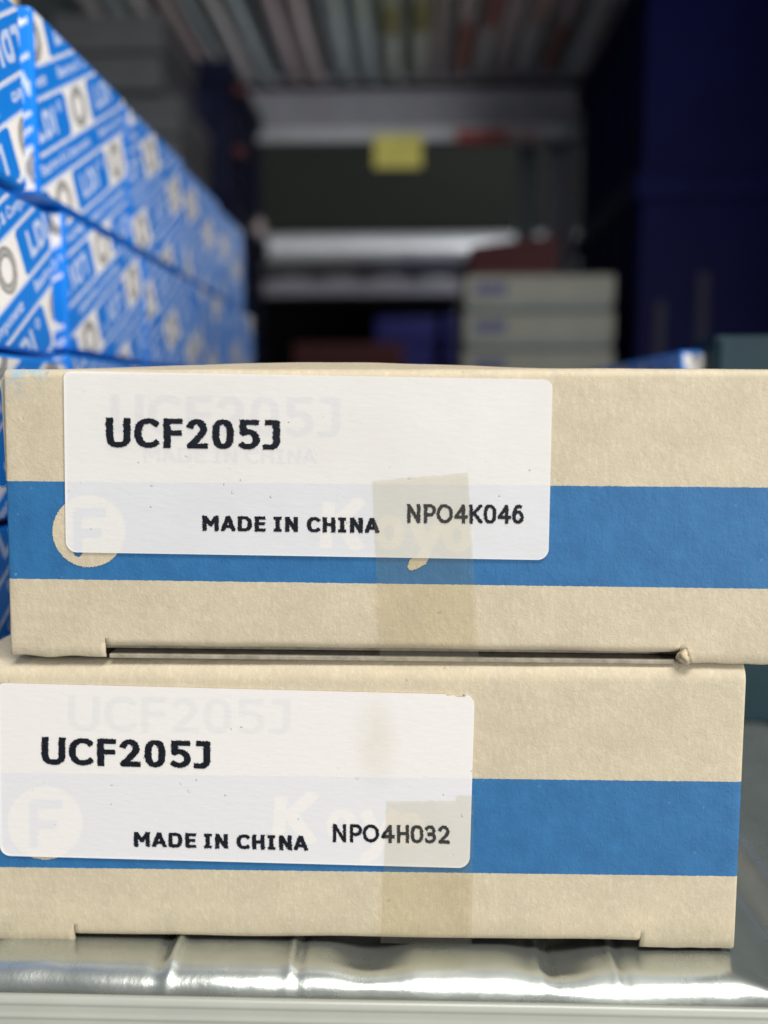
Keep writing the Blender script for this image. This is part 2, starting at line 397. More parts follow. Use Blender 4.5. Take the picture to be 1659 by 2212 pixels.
def seq(s, spans, yt, yb): return [(c, a, b, yt, yb) for c, (a, b) in zip(s, spans)]
def spans_scaled(sp, x0, x1):
    a = sp[0][0]; b = sp[-1][1]; k = (x1 - x0) / (b - a); return [(x0 + (p - a) * k, x0 + (q - a) * k) for p, q in sp]
UCF = [(230.5, 275), (285, 331.5), (341, 378), (386, 428), (436, 479.5), (489, 530.5), (536, 570)]
UCF = [(231, 279), (286, 334), (343, 380), (387, 429), (437, 479), (489, 530), (535.5, 570)]
# glyph x spans measured on the upper label (left..right edge of every character)
UCF = spans_scaled([(92, 302), (333, 546), (581, 745), (777, 960), (996, 1180), (1220, 1402), (1427, 1574)], 231, 606)
MIC = [(42, 178), (196, 318), (336, 455), (478, 569), (637, 703), (733, 840), (914, 1027), (1047, 1153), (1177, 1243), (1275, 1383), (1398, 1520)]
NPO = [(118, 252), (288, 410), (416, 584), (597, 735), (752, 885), (898, 1024), (1038, 1176), (1190, 1306)]
KOYO_W = 21
def logo(shell, loc, kx, ky, disc, show):
    """cream marks left open in the blue band: disc with an F, and the maker's word mark; traced in px of the photo"""
    c = 1.2
    xs = np.arange(disc[0] - 90, kx + 345, c); ys = np.arange(ky - 20, ky + 180, c); X, Y = np.meshgrid(xs, ys)
    sl = .012; Yr = Y - sl * (X - kx)
    rg = np.random.RandomState(5); Xj = X + rg.randn(*X.shape) * .5; Yj = Yr + rg.randn(*X.shape) * .5
    # K
    m = stroke_mask(Xj, Yj, [(kx + 16, ky + 12), (kx + 8, ky + 112)], 27, False)
    m |= stroke_mask(Xj, Yj, [(kx + 88, ky + 4), (kx + 28, ky + 62)], 27, False) & (Yj > ky + 2)
    m |= stroke_mask(Xj, Yj, [(kx + 34, ky + 50), (kx + 82, ky + 116)], 29, False) & (Yj < ky + 116)
    m &= (Yj > ky - 1) | (Xj > kx + 200)
    def ring(cx, cy, ro, ri, sy=1.12):
        d = (Xj - cx) ** 2 + ((Yj - cy) / sy) ** 2; return (d < ro * ro) & (((Xj - cx + 1) / .72) ** 2 + ((Yj - cy) / (sy * 1.15)) ** 2 > ri * ri)
    m |= ring(kx + 147, ky + 76, 33, 14)
    m |= ring(kx + 293, ky + 82, 33, 13)
    m |= stroke_mask(Xj, Yj, [(kx + 197, ky + 42), (kx + 222, ky + 100)], 26, False)
    m |= stroke_mask(Xj, Yj, [(kx + 262, ky + 40), (kx + 226, ky + 112), (kx + 216, ky + 134), (kx + 200, ky + 143), (kx + 199, ky + 144)], 25, False)
    m |= stroke_mask(Xj, Yj, [(kx + 206, ky + 142), (kx + 194, ky + 149), (kx + 193, ky + 149.5)], 17, False)
    o1 = mask_mesh('word_mark', m & (X > kx - 15), xs[0], ys[0], c, lambda x, y: loc(x, y, .00008), M['paper'], shell)
    cx, cy, rx, ry = disc
    xs = np.arange(cx - rx - 3, cx + rx + 3, c); ys = np.arange(cy - ry - 3, cy + ry + 3, c); X, Y = np.meshgrid(xs, ys)
    rg = np.random.RandomState(6); Xj = X + rg.randn(*X.shape) * .5; Yj = Y + rg.randn(*X.shape) * .5
    d = ((Xj - cx) / rx) ** 2 + ((Yj - cy) / ry) ** 2 < 1
    f = stroke_mask(Xj, Yj, [(cx - 25, cy - 45), (cx - 24, cy + 48)], 19, False) | ((Xj - cx + 24) ** 2 + (Yj - cy - 46) ** 2 < 9.5 ** 2)
    f |= stroke_mask(Xj, Yj, [(cx - 30, cy - 40), (cx + 36, cy - 40)], 20, False) | stroke_mask(Xj, Yj, [(cx - 25, cy + 4), (cx + 26, cy + 4)], 19, False)
    o2 = mask_mesh('round_letter_mark', d & ~f, xs[0], ys[0], c, lambda x, y: loc(x, y, .00008), M['paper'], shell)

def bulgeU(u):
    a = math.exp(-((u - .38) / .30) ** 2) * .0013
    return a - .00025 * max(0, u - .6) / .4 - .0001 * (u < .05)
upper, shellU, locU, HU, WU = carton(
    'upper cream bearing box with white label and blue band, running out at the right edge',
    P(22, 1423), P(1683, 1442), P(5, 797), 0.0, .0011, bulgeU, .0016, [(226, 1400), (1468, 1412)], .092,
    [(22, 1250), (1650, 1272), (12, 1039), (1650, 1053)], 3)
lower, shellL, locL, HL, WL = carton(
    'lower cream bearing box resting on the galvanised deck, beneath the other cream box',
    P(-44, 2036), P(1587, 2056), P(-86, 1432), .0001, .0026, lambda u: -.00035 * max(0, u - .55) / .45, .0010, [(160, 2020), (1383, 2035)], .092,
    [(0, 1873), (1590, 1893), (0, 1669), (1600, 1689)], 11, .006)
lower['group'] = upper['group']

# -- upper label
lab = label_sheet(upper, locU, [(139, 801), (1193, 820), (1184, 1209), (144, 1192)], [16, 20, 24, 24])
SL = .0145
write(seq('UCF205J', UCF, 902, 966), 15.6, .0150, 231, locU, .00034, M['ink'], lab, 'part_number_print', seed=2)
write(seq('MADEINCHINA', spans_scaled(MIC, 439, 820), 1113, 1146), 9.2, .0125, 439, locU, .00034, M['ink'], lab, 'origin_print', 1.35, .5, 3)
write(seq('NPO4K046', spans_scaled(NPO, 880, 1131), 1087.5, 1129), 7.2, .0085, 880, locU, .00034, M['ink'], lab, 'serial_print', 1.35, .45, 4)
# faded factory print on the board below the label
write(seq('UCF205J', spans_scaled(UCF, 240, 735), 852, 936), 17, .016, 240, locU, .00007, M['ghost'], shellU, 'faded_part_number', 2.0, .5, 5)
write(seq('MADEINCHINA', spans_scaled(MIC, 312, 684), 966, 998), 6, .014, 312, locU, .00007, M['ghost'], shellU, 'faded_origin_line', 2.0, .5, 6)
logo(shellU, locU, 695, 1072, (193, 1147, 79, 78), True)
# -- lower label
q = locL(812, 1600); M['label_stained'] = label_mat((q.x, q.z))
lab2 = label_sheet(lower, locL, [(-3, 1474), (1025, 1500), (1014, 1873), (2, 1846)], [14, 22, 24, 22], nick=True); lab2.data.materials[0] = M['label_stained']
write(seq('UCF205J', spans_scaled(UCF, 92, 456), 1590, 1649), 15.0, .0255, 92, locL, .00034, M['ink'], lab2, 'part_number_print', seed=12)
write(seq('MADEINCHINA', spans_scaled(MIC, 291, 666), 1794, 1826), 9.0, .0235, 291, locL, .00034, M['ink'], lab2, 'origin_print', 1.35, .5, 13)
NPH = [(118, 250), (288, 410), (416, 580), (597, 735), (760, 880), (898, 1022), (1042, 1150), (1172, 1290)]
write(seq('NPO4H032', spans_scaled(NPH, 720, 972), 1777, 1816), 6.9, .0150, 720, locL, .00034, M['ink'], lab2, 'serial_print', 1.35, .45, 14)
write(seq('UCF205J', spans_scaled(UCF, 148, 628), 1502, 1578), 15, .018, 148, locL, .00007, M['ghost'], shellL, 'faded_part_number', 2.0, .5, 15)
logo(shellL, locL, 592, 1706, (98, 1777, 81, 79), False)

def tape(root, loc, tl, tr, br, bl, seed, step=None):
    rg = random.Random(seed); n = 46; rows = []
    top = []
    for i in range(n + 1):
        t = i / n; x = tl[0] + (tr[0] - tl[0]) * t; y = tl[1] + (tr[1] - tl[1]) * (t ** .8)
        y += 3.0 * mnoise.noise(Vector((x * .05, seed, 0))) + 1.6 * rg.uniform(-1, 1) * .6 + (step(t) if step else 0)
        top.append((x, y))
    bot = [(bl[0] + (br[0] - bl[0]) * i / n, bl[1] + (br[1] - bl[1]) * i / n) for i in range(n + 1)]
    for k in range(21):
        s = k / 20
        r = []
        for i in range(n + 1):
            x = bot[i][0] * (1 - s) + top[i][0] * s; y = bot[i][1] * (1 - s) + top[i][1] * s
            r.append(tuple(loc(x, y, .00044 + .00006 * mnoise.noise(Vector((x * .02, y * .02, seed))))))
        rows.append(r)
    o = grid_obj('tape_strip', rows, M['tape'], root); return o
tape(upper, locU, (805, 1040), (1011, 1021), (1034, 1424), (821, 1421), 4)
tape(lower, locL, (836, 1728), (1024, 1727), (1018, 2035), (822, 2033), 9, lambda t: -12 if t > .80 else 0)
# crushed paper nub on the right notch of the upper box
bm = bmesh.new(); bmesh.ops.create_icosphere(bm, subdivisions=4, radius=1)
c0 = locU(1481, 1416, .0002)
for v in bm.verts:
    d = v.co.copy(); k = 1 + .30 * mnoise.noise(d * 1.3) + .05 * mnoise.noise(d * 6) - .25 * math.exp(-((d.x - .1 + .4 * d.z) / .12) ** 2)
    sx = .00108 * (1 - .3 * d.z); v.co = Vector((d.x * sx * k + .0002 * d.z, d.y * .0009 * k, d.z * .00100 * k)) + c0
link('crushed_tab', bm, M['crumb'], upper, True)

# ------------------------------------------------------------ shelf deck with grooves running back, rolled front edge
gx = [PZ(q, 2060).x for q in (800, 1195)]; seam = PZ(367, 2085).x; gend = PZ(1560, 2062).x
pitch_g = gx[1] - gx[0]
groov = [gx[0] - 3 * pitch_g * 1.05, gx[0] - 2 * pitch_g * 1.05 - .004, gx[0], gx[1], gend + .0075, gend + .045, gend + .085]
crs = [PZ(q, 2100).x for q in (622, 1168, 1330)]
def deck_z(x, fade=1.0):
    z = 0.0
    for i, g in enumerate(groov):
        wdt = .0040 if i < 4 else .0048; t = abs(x - g) / wdt
        if t < 1.6: z -= .0011 * (0.5 + .5 * math.cos(math.pi * min(1, t / 1.6))) * (1 if i < 4 else 2.2)
    t = (x - seam) / .0007
    z += .00065 * math.exp(-t * t) - .0005 * math.exp(-((x - seam + .0016) / .0010) ** 2)
    for q_, a_, w_ in ((crs[0], .00040, .0006), (crs[1], .00035, .0008), (crs[2], .0003, .0006)):
        z += a_ * math.exp(-((x - q_) / w_) ** 2) - a_ * .8 * math.exp(-((x - q_ - w_ * 2) / w_) ** 2)
    return z * fade
rows = []
xs = [-.33 + .66 * i / 60 for i in range(61)]
xs += [-.075 + .16 * i / 520 for i in range(521)]
xs = sorted(set(round(x, 6) for x in xs))
prof = [(.76, 0), (.5, 0), (.3, 0), (.2, 0), (.12, 0), (.06, 0), (.03, 0), (.01, 0), (.004, 0), (0, 0), (-.0015, 0), (-.003, 0)]
rr = .0045; yc = -.0032
prof += [(yc - rr * math.sin(math.pi / 2 * i / 14), -rr + rr * math.cos(math.pi / 2 * i / 14)) for i in range(1, 15)]
prof += [(yc - rr, -.012), (yc - rr, -.03)]
for (y, z) in prof:
    r = []
    for x in xs:
        f = 1.0 if y > -.0022 else max(0.0, 1 - (-.0022 - y) / .0042)
        dz = deck_z(x, 1) * f + .00030 * nz(x, y * .6, 2, 60) + .00010 * nz(x, y, 8, 260) * (y < .01)
        dy = 0
        if y < -.003: dy = -deck_z(x) * .16 * min(1, (-.003 - y) / .003) + .00016 * nz(x, y, 4, 120) + .00035 * nz(x, y * .3, 14, 45) * min(1, (-.003 - y) / .003)
        r.append((x, y + dy, z + dz))
    rows.append(r)
deck = grid_obj('shelf_deck', rows, M['deck']); deck['kind'] = 'structure'
# price channel on the front edge: clouded plastic with drawn ridges
ctop = PZ(830, 2165, .0007)
t = thing('price_channel', 'cloudy clear plastic price channel running along the front edge of the deck', 'price channel', (0, ctop.y, 0))
rows = []
pf = [(.0009, -.004), (.0009, .0002), (.0006, .0006), (.0002, .0007), (0, .0006)]
for i in range(26):
    z = .0004 - i * .00022; rid = .00017 * max(0, math.sin(i * .9)) ** 3
    pf.append((-.0002 - i * .00004 - rid, z))
for (y, z) in pf: rows.append([(-.33 + .66 * i / 80, y + .00005 * nz(i * .1, z * 300, 1, 1), z + .00006 * nz(i * .3, 1, 1, 1) + (i / 80 * .66 - .33) * .006) for i in range(81)])
grid_obj('channel_profile', rows, M['plastic'], t)
link('channel_foot', box_bm((-.33, -.002, -.022), (.33, .0005, -.006), .0002), M['plastic'], t)

# ------------------------------------------------------------ blue printed cartons at the left
def bfont_mask(text, h, cell):
    c = bpy.data.curves.new('tmp', 'FONT'); c.body = text; c.size = 1; c.offset = .03; c.resolution_u = 2
    o = bpy.data.objects.new('tmp', c); COL.objects.link(o); dg = bpy.context.evaluated_depsgraph_get(); me = o.evaluated_get(dg).to_mesh()
    V = np.array([v.co[:2] for v in me.vertices]); me.calc_loop_triangles(); T = [tuple(t.vertices) for t in me.loop_triangles]
    o.evaluated_get(dg).to_mesh_clear(); bpy.data.objects.remove(o); bpy.data.curves.remove(c)
    mn = V.min(0); V = (V - mn); k = h / .95; V *= k; mx = V.max(0)
    xs = np.arange(0, mx[0], cell); ys = np.arange(0, mx[1], cell); X, Y = np.meshgrid(xs, ys); m = np.zeros(X.shape, bool)
    for a, b, d in T:
        A, B, D = V[a], V[b], V[d]
        i0 = max(0, int(min(A[0], B[0], D[0]) / cell)); i1 = int(max(A[0], B[0], D[0]) / cell) + 2
        j0 = max(0, int(min(A[1], B[1], D[1]) / cell)); j1 = int(max(A[1], B[1], D[1]) / cell) + 2
        x = X[j0:j1, i0:i1]; y = Y[j0:j1, i0:i1]
        e = lambda p, q: (q[0] - p[0]) * (y - p[1]) - (q[1] - p[1]) * (x - p[0])
        s = (e(A, B) >= 0) & (e(B, D) >= 0) & (e(D, A) >= 0); s |= (e(A, B) <= 0) & (e(B, D) <= 0) & (e(D, A) <= 0)
        m[j0:j1, i0:i1] |= s
    return m
TXC = .1; TX = bfont_mask('Bearings & Components', 2.5, TXC)
SP, TP = 32.0, 13.4      # pattern period along and across, mm
def pattern(u, v, ang=28.0, off=(0, 0)):
    """u,v mm grids -> colour index 0 blue 1 white 2 pale 3 grey 4 light grey"""
    a = R(ang); s = u * math.cos(a) + v * math.sin(a) + off[0]; t = -u * math.sin(a) + v * math.cos(a) + off[1]
    row = np.floor(t / TP); t = t - row * TP; s = s + row * 15.0; s = s - np.floor(s / SP) * SP
    c = np.zeros(u.shape, int)
    strip = t < 5.3
    ti = ((t - 1.25) / TXC).astype(int); si = ((s - 2) / TXC * 1.0).astype(int)
    ok = strip & (ti >= 0) & (ti < TX.shape[0]) & (si >= 0) & (si < TX.shape[1])
    c[ok & TX[np.clip(ti, 0, TX.shape[0] - 1), np.clip(si, 0, TX.shape[1] - 1)]] = 2
    c[(t < .55)] = 2; c[(t > 4.8) & strip] = 2
    # tile row
    tr = ~strip; tt = t - 5.3; h = TP - 5.3
    c[tr] = 1
    dx = np.maximum(np.abs(s - 9.8) - 8.6, 0); dy = np.maximum(np.abs(tt - h / 2) - 2.35, 0)
    tile = tr & (dx * dx + dy * dy < 1.5 ** 2)
    c[tile] = 0
    L = np.zeros(u.shape, bool)
    for ch, x0, x1 in (('L', 3.8, 7.0), ('D', 7.5, 11.4), ('I', 11.9, 13.4)):
        gl = [[(0.5, 0), (.5, 1)]] if ch == 'I' else GL[ch]
        for st in gl:
            pts = [(x0 + .65 + px * (x1 - x0 - 1.3), 1.75 + .6 + py * (h - 3.5 - 1.2)) for px, py in st]
            L |= stroke_mask(s, tt, pts, 1.15, True)
    c[tile & L] = 2
    rr2 = (s - 16.0) ** 2 + (tt - h + 2.3) ** 2
    c[tile & (rr2 < .95 ** 2) & (rr2 > .45 ** 2)] = 2
    r = np.sqrt((s - 25.8) ** 2 + (tt - h / 2) ** 2)
    c[tr & (r < 3.7)] = 4; c[tr & (r < 3.7) & (r > 3.0)] = 3; c[tr & (r < 2.7) & (r > 2.0)] = 3; c[tr & (r < 2.0)] = 1
    return c
def print_mesh(w_mm, h_mm, cell, ang, off, flip):
    nx = int(w_mm / cell); ny = int(h_mm / cell)
    U, Vv = np.meshgrid((np.arange(nx) + .5) * w_mm / nx, (np.arange(ny) + .5) * h_mm / ny)
    if flip: U = w_mm - U; Vv = h_mm - Vv
    c = pattern(U, Vv, ang, off); V = []; Fc = []; mi = []
    for r in range(ny):
        k = 0
        while k < nx:
            e = k
            while e < nx and c[r, e] == c[r, k]: e += 1
            a, b = k / nx * w_mm / 1000, e / nx * w_mm / 1000; z0 = r / ny * h_mm / 1000; z1 = (r + 1) / ny * h_mm / 1000
            n = len(V); V += [(a, 0, z0), (b, 0, z0), (b, 0, z1), (a, 0, z1)]; Fc.append((n, n + 1, n + 2, n + 3)); mi.append(int(c[r, k])); k = e
    me = bpy.data.meshes.new('print'); me.from_pydata(V, [], Fc); me.polygons.foreach_set('material_index', mi)
    for m in ('ldi_blue', 'ldi_white', 'ldi_tint', 'ldi_grey', 'ldi_lgrey'): me.materials.append(M[m])
    return me
LW, LH = 47.0, 27.5
cache = {}
def ldi(x_side, y0, z0, L, H, off, flip, label, yaw=0.0, cell=.26, side=1, ang=28.0, width=.05):
    """carton whose printed long side faces +X (side=1) or -X; the end facing the camera is printed too"""
    t = thing('printed_carton', label, 'box', (x_side, y0, z0), group='blue and white printed bearing cartons', rot=(0, 0, yaw))
    s = side
    lo = (-width, 0, 0) if s > 0 else (0, 0, 0); hi = (0, L, H) if s > 0 else (width, L, H)
    link('carton_body', box_bm(lo, hi, .0009), M['ldi_blue'], t)
    key = (round(L, 4), round(H, 4), off, flip, cell)
    if key not in cache: cache[key] = print_mesh(L * 1000 - 1.4, H * 1000 - 1.4, cell, ang, off, flip)
    p = bpy.data.objects.new('printed_side', cache[key]); COL.objects.link(p); p.parent = t
    if s > 0: p.location = (.00012, .0007, .0007); p.rotation_euler = (0, 0, R(90))
    else: p.location = (-.00012, L - .0007, .0007); p.rotation_euler = (0, 0, R(-90))
    key = (round(width, 4), round(H, 4), off, not flip, 'e')
    if key not in cache: cache[key] = print_mesh(width * 1000 - 1.4, H * 1000 - 1.4, .35, ang, (off[0] + 9, off[1] + 3), flip)
    p = bpy.data.objects.new('printed_end', cache[key]); COL.objects.link(p); p.parent = t
    p.location = (lo[0] + .0007, -.00012, .0007)
    # tuck seam flap standing a little proud at the near top corner
    link('tuck_flap', box_bm((lo[0] + .004, -.0006, H - .007), (hi[0] - .004, -.0002, H - .0012), .0001), M['ldi_white'], t)
    return t
xs_near = -.0635; xs_far = -.066; zc = CAM.z
near = [(-.0115, .1055, .0500, .0285, (2, 5.5), True, 'printed carton at the far left edge, topmost of the near pile', 0),
        (.0010, .0795, .0480, .0250, (10, 1.5), False, 'printed carton at the left edge with large readable lettering, second of the near pile', .02),
        (.0000, .0530, .0490, .0258, (20, 9), True, 'printed carton at the left edge level with the top of the upper cream box', -.01),
        (-.0010, .0265, .0490, .0258, (5, 3), False, 'printed carton at the left edge beside the cream box band, one above the lowest', 0),
        (.0005, .0003, .0490, .0255, (14, 8), True, 'lowest printed carton of the near pile at the left edge, on the deck', .01)]
for (y0, z0, L, H, off, flip, lb, yaw) in near: ldi(xs_near, y0, z0, L, H, off, flip, lb, yaw, cell=.2, ang=32.0)
words = ['nearest', 'second', 'third', 'farthest']
offs = [[(0, 0), (13, 4), (24, 9), (6, 2)], [(17, 6), (3, 11), (27, 1), (12, 8)], [(9, 3), (21, 7), (1, 12), (15, 5)]]
for i in range(4):
    ldi(xs_far + rnd.uniform(-.0008, .0008), (.0495, .0965, .1430, .1893)[i], .1078, .0460, .0315 - .0004 * i, offs[0][i], i % 2 == 1, f'{words[i]} printed carton of the receding top row on the left', rnd.uniform(-.02, .02))
for i in range(4):
    ldi(xs_far + .001 + rnd.uniform(-.0008, .0008), (.0585, .1055, .1520, .1980)[i], .0812, .0455, .0258, offs[1][i], i % 2 == 0, f'{words[i]} printed carton of the receding second row on the left', rnd.uniform(-.02, .02))
for i in range(4):
    ldi(xs_far + .002 + rnd.uniform(-.0008, .0008), .0535 + i * .0470, .0545, .0464, .0258, offs[2][i], i % 2 == 1, f'{words[i]} printed carton of the third row on the left, level with the upper cream box', rnd.uniform(-.02, .02))
for i in range(4):     # two hidden courses carry the rows
    for k in range(2):
        ldi(xs_far + .001, .0535 + i * .0470, .0003 + k * .0268, .0464, .0262, offs[k][i], k == 0, f'{words[i]} printed carton in the {"lowest" if k == 0 else "fourth"} row on the left')
# right side sliver
q = P(1470, 758, .0905)
best = None
for _ in range(400):
    o_ = (rnd.uniform(0, SP), rnd.uniform(0, TP)); hh = (q.z - .0505) * 1000 - 1.4
    U_, V_ = np.meshgrid(np.linspace(0, 4.5, 10), np.linspace(hh - 3.5, hh, 8)); cc_ = pattern(U_, V_, 28.0, (o_[0] + 9, o_[1] + 3))
    sc_ = (cc_ == 1).sum() + .6 * (cc_ == 3).sum() + .6 * (cc_ == 4).sum() - abs((cc_ >= 3).sum() - 22)
    if best is None or sc_ > best[0]: best = (sc_, o_)
ldi(q.x, .0905, .0505, .105, q.z - .0505, best[1], False, 'printed carton lying at the right behind the upper cream box, beside the teal carton', 0, side=-1, width=.045)
ldi(q.x, .0905, .0003, .105, .0495, (15, 4), True, 'printed carton under the right hand printed carton, on the deck', 0, side=-1, width=.045)

# ------------------------------------------------------------ background things, all standing on or hanging in the rack
def px_box(px0, py0, px1, py1, Y, dep):
    a = P(px0, py1, Y); b = P(px1, py0, Y); return (min(a.x, b.x), Y, min(a.z, b.z)), (max(a.x, b.x), Y + dep, max(a.z, b.z))
# teal carton
a = P(1546, 724, .083); lo = (a.x, .083, .0003); hi = (a.x + .11, .083 + .011, a.z)
t = thing('teal_carton', 'dark teal carton at the right edge behind both cream boxes', 'box', (a.x, .083, .0003))
link('carton_body', box_bm((0, 0, 0), (.11, .0135, a.z - .0003), .0007), M['teal'], t)
link('lid_flap', box_bm((.001, -.0006, a.z - .010), (.109, -.0001, a.z - .0012), .0002), M['teal'], t)

# grey-cream carton stack with blue print
Y = .375
zt = [592, 672, 755, 838, 920, 1000, 1080]
n = len(zt) - 1
for i in range(n):
    lo, hi = px_box(1003 - i * 2, zt[i], 1330 - i * 1.5, zt[i + 1] - 3, Y + (i % 2) * .004, .11)
    if i == n - 1: lo = (lo[0], lo[1], .0005)
    nm = ['topmost', 'second', 'third', 'fourth', 'fifth', 'lowest'][i]
    t = thing('flat_carton', f'{nm} flat grey cream carton in the stack at the back, under the maroon carton', 'box', lo, 'flat grey cream cartons')
    sx, sy, sz = [hi[k] - lo[k] for k in range(3)]
    link('tray', box_bm((.001, .001, 0), (sx - .001, sy - .001, sz * .3), .0006), M['lid'], t)
    link('lid', box_bm((0, 0, sz * .18), (sx, sy, sz), .0012), M['greybox'], t)
    for k in range(4):
        link('printed_letter', box_bm((sx * .08 + k * sx * .052, -.0004, sz * .42), (sx * .118 + k * sx * .052, -.0001, sz * .76)), M['greyprint'], t)
top_z = P(1100, 592, Y).z
lo, hi = px_box(1016, 545, 1205, 590, Y + .012, .08)
t = thing('maroon_carton', 'dark maroon carton with a slanting lid on top of the grey cream stack', 'box', (lo[0], lo[1], top_z + .0003))
bm = box_bm((0, 0, 0), (hi[0] - lo[0], .07, hi[2] - top_z + .0035), .0008)
for v in bm.verts:
    if v.co.z > .006: v.co.z += .0055 * min(1, v.co.x / (hi[0] - lo[0]) * 1.5)
link('carton_body', bm, M['maroon'], t)
link('lid_seam', box_bm((.002, -.0004, .002), (hi[0] - lo[0] - .002, -.0001, .0028)), M['rust'], t)

# navy bins: tapered open bins with rim, ribs and pale patches
def bin_(name, label, lo, hi, mat, patches, grp='navy storage bins', side=-1):
    t = thing(name, label, 'bin', lo, grp); sx, sy, sz = [hi[k] - lo[k] for k in range(3)]
    w_ = .004; bm = bmesh.new()
    box_bm((0, 0, 0), (sx, sy, w_), 0, bm)
    for a_, b_ in (((0, 0, w_), (sx, w_, sz)), ((0, sy - w_, w_), (sx, sy, sz)), ((0, w_, w_), (w_, sy - w_, sz)), ((sx - w_, w_, w_), (sx, sy - w_, sz))): box_bm(a_, b_, .001, bm)
    link('bin_body', bm, mat, t)
    bm = bmesh.new(); e = .004
    for a_, b_ in (((-e, -e, sz - .012), (sx + e, -.0002, sz + .002)), ((-e, sy + .0002, sz - .012), (sx + e, sy + e, sz + .002)), ((-e, 0, sz - .012), (-.0002, sy, sz + .002)), ((sx + .0002, 0, sz - .012), (sx + e, sy, sz + .002))): box_bm(a_, b_, .0012, bm)
    link('rim', bm, mat, t)
    for k in range(int(sy / .035)):
        y = .018 + k * .035
        link('rib', box_bm((-.003, y, .006), (-.0002, y + .003, sz - .013), .0008), mat, t)
        link('rib', box_bm((sx + .0002, y, .006), (sx + .003, y + .003, sz - .013), .0008), mat, t)
    for (u, v, du, dv) in patches:
        link('pale_patch', box_bm((u * sx, -.0012, v * sz), ((u + du) * sx, -.0002, (v + dv) * sz), .0004), M['patchpale'], t)  # slightly paler raised patch on the bin front
    return t
xb = (1360 - 895) / F * .50
zr = P(1500, 372, .395).z
bin_('storage_bin', 'navy plastic bin on the deck at the right, lower of the two', (xb, .395, .0005), (xb + .20, .575, zr - .003), M['navy'], [(.05, .40, .028, .26), (.165, .50, .032, .24)])
bin_('storage_bin', 'navy plastic bin at the upper right stacked on another bin', (xb, .395, zr), (xb + .20, .575, zr + .106), M['navy'], [])
# left: bins behind the printed cartons, grey cartons
def px_x(px, Y): return P(px, 872, Y).x
yl = .50
zz = [.0005, .115, .200, .270]
for i, (z0, z1) in enumerate(((.0005, .119), (.123, .205), (.209, .300))):
    xa, xb2 = px_x(375, yl), px_x(505, yl)
    bin_('storage_bin', ['dark navy bin at the back left standing on the deck, lowest of three', 'dark navy bin at the back left in the middle of three', 'dark navy bin at the back left, topmost of three'][i],
         (xa, yl, z0), (xb2, yl + .13, z1), M['navy_dark'], [(.45, .45, .25, .35), (.86, .1, .09, .5)])
for i, (px0, py0, px1, py1) in enumerate(((120, 30, 350, 112), (130, 118, 345, 198), (150, 208, 388, 292), (150, 296, 385, 380), (150, 384, 385, 470), (150, 474, 385, 560), (150, 564, 380, 660), (150, 664, 380, 760), (150, 764, 380, 900), (150, 904, 380, 1090))):
    lo, hi = px_box(px0, py0, px1, py1, .42, .075)
    nm = ['topmost', 'second', 'third', 'fourth', 'fifth', 'sixth', 'seventh', 'eighth', 'ninth', 'tenth'][i]
    t = thing('dim_carton', f'{nm} dim grey carton from the top of the pile behind the printed cartons', 'box', lo, 'dim grey cartons')
    sx, sy, sz = [hi[k] - lo[k] for k in range(3)]
    link('carton_body', box_bm((0, 0, 0), (sx, sy, sz - .0035), .0008), M['darkbox'], t)
    link('lid', box_bm((-.0008, -.0008, sz - .0085), (sx + .0008, sy + .0008, sz), .0006), M['darkbox'], t)
# cream carton sliver at top-left
lo, hi = px_box(-60, -60, 24, 30, .10, .003); lo = (lo[0], lo[1], .1396)
t = thing('cream_carton', 'thin cream carton standing on the printed cartons, its edge in the top left corner', 'box', lo)
link('carton_body', box_bm((0, 0, 0), [hi[k] - lo[k] for k in range(3)], .0006), M['cream'], t)
link('lid', box_bm((-.0005, -.0005, hi[2] - lo[2] - .004), (hi[0] - lo[0] + .0003, .0032, hi[2] - lo[2] + .0004), .0002), M['cream'], t)

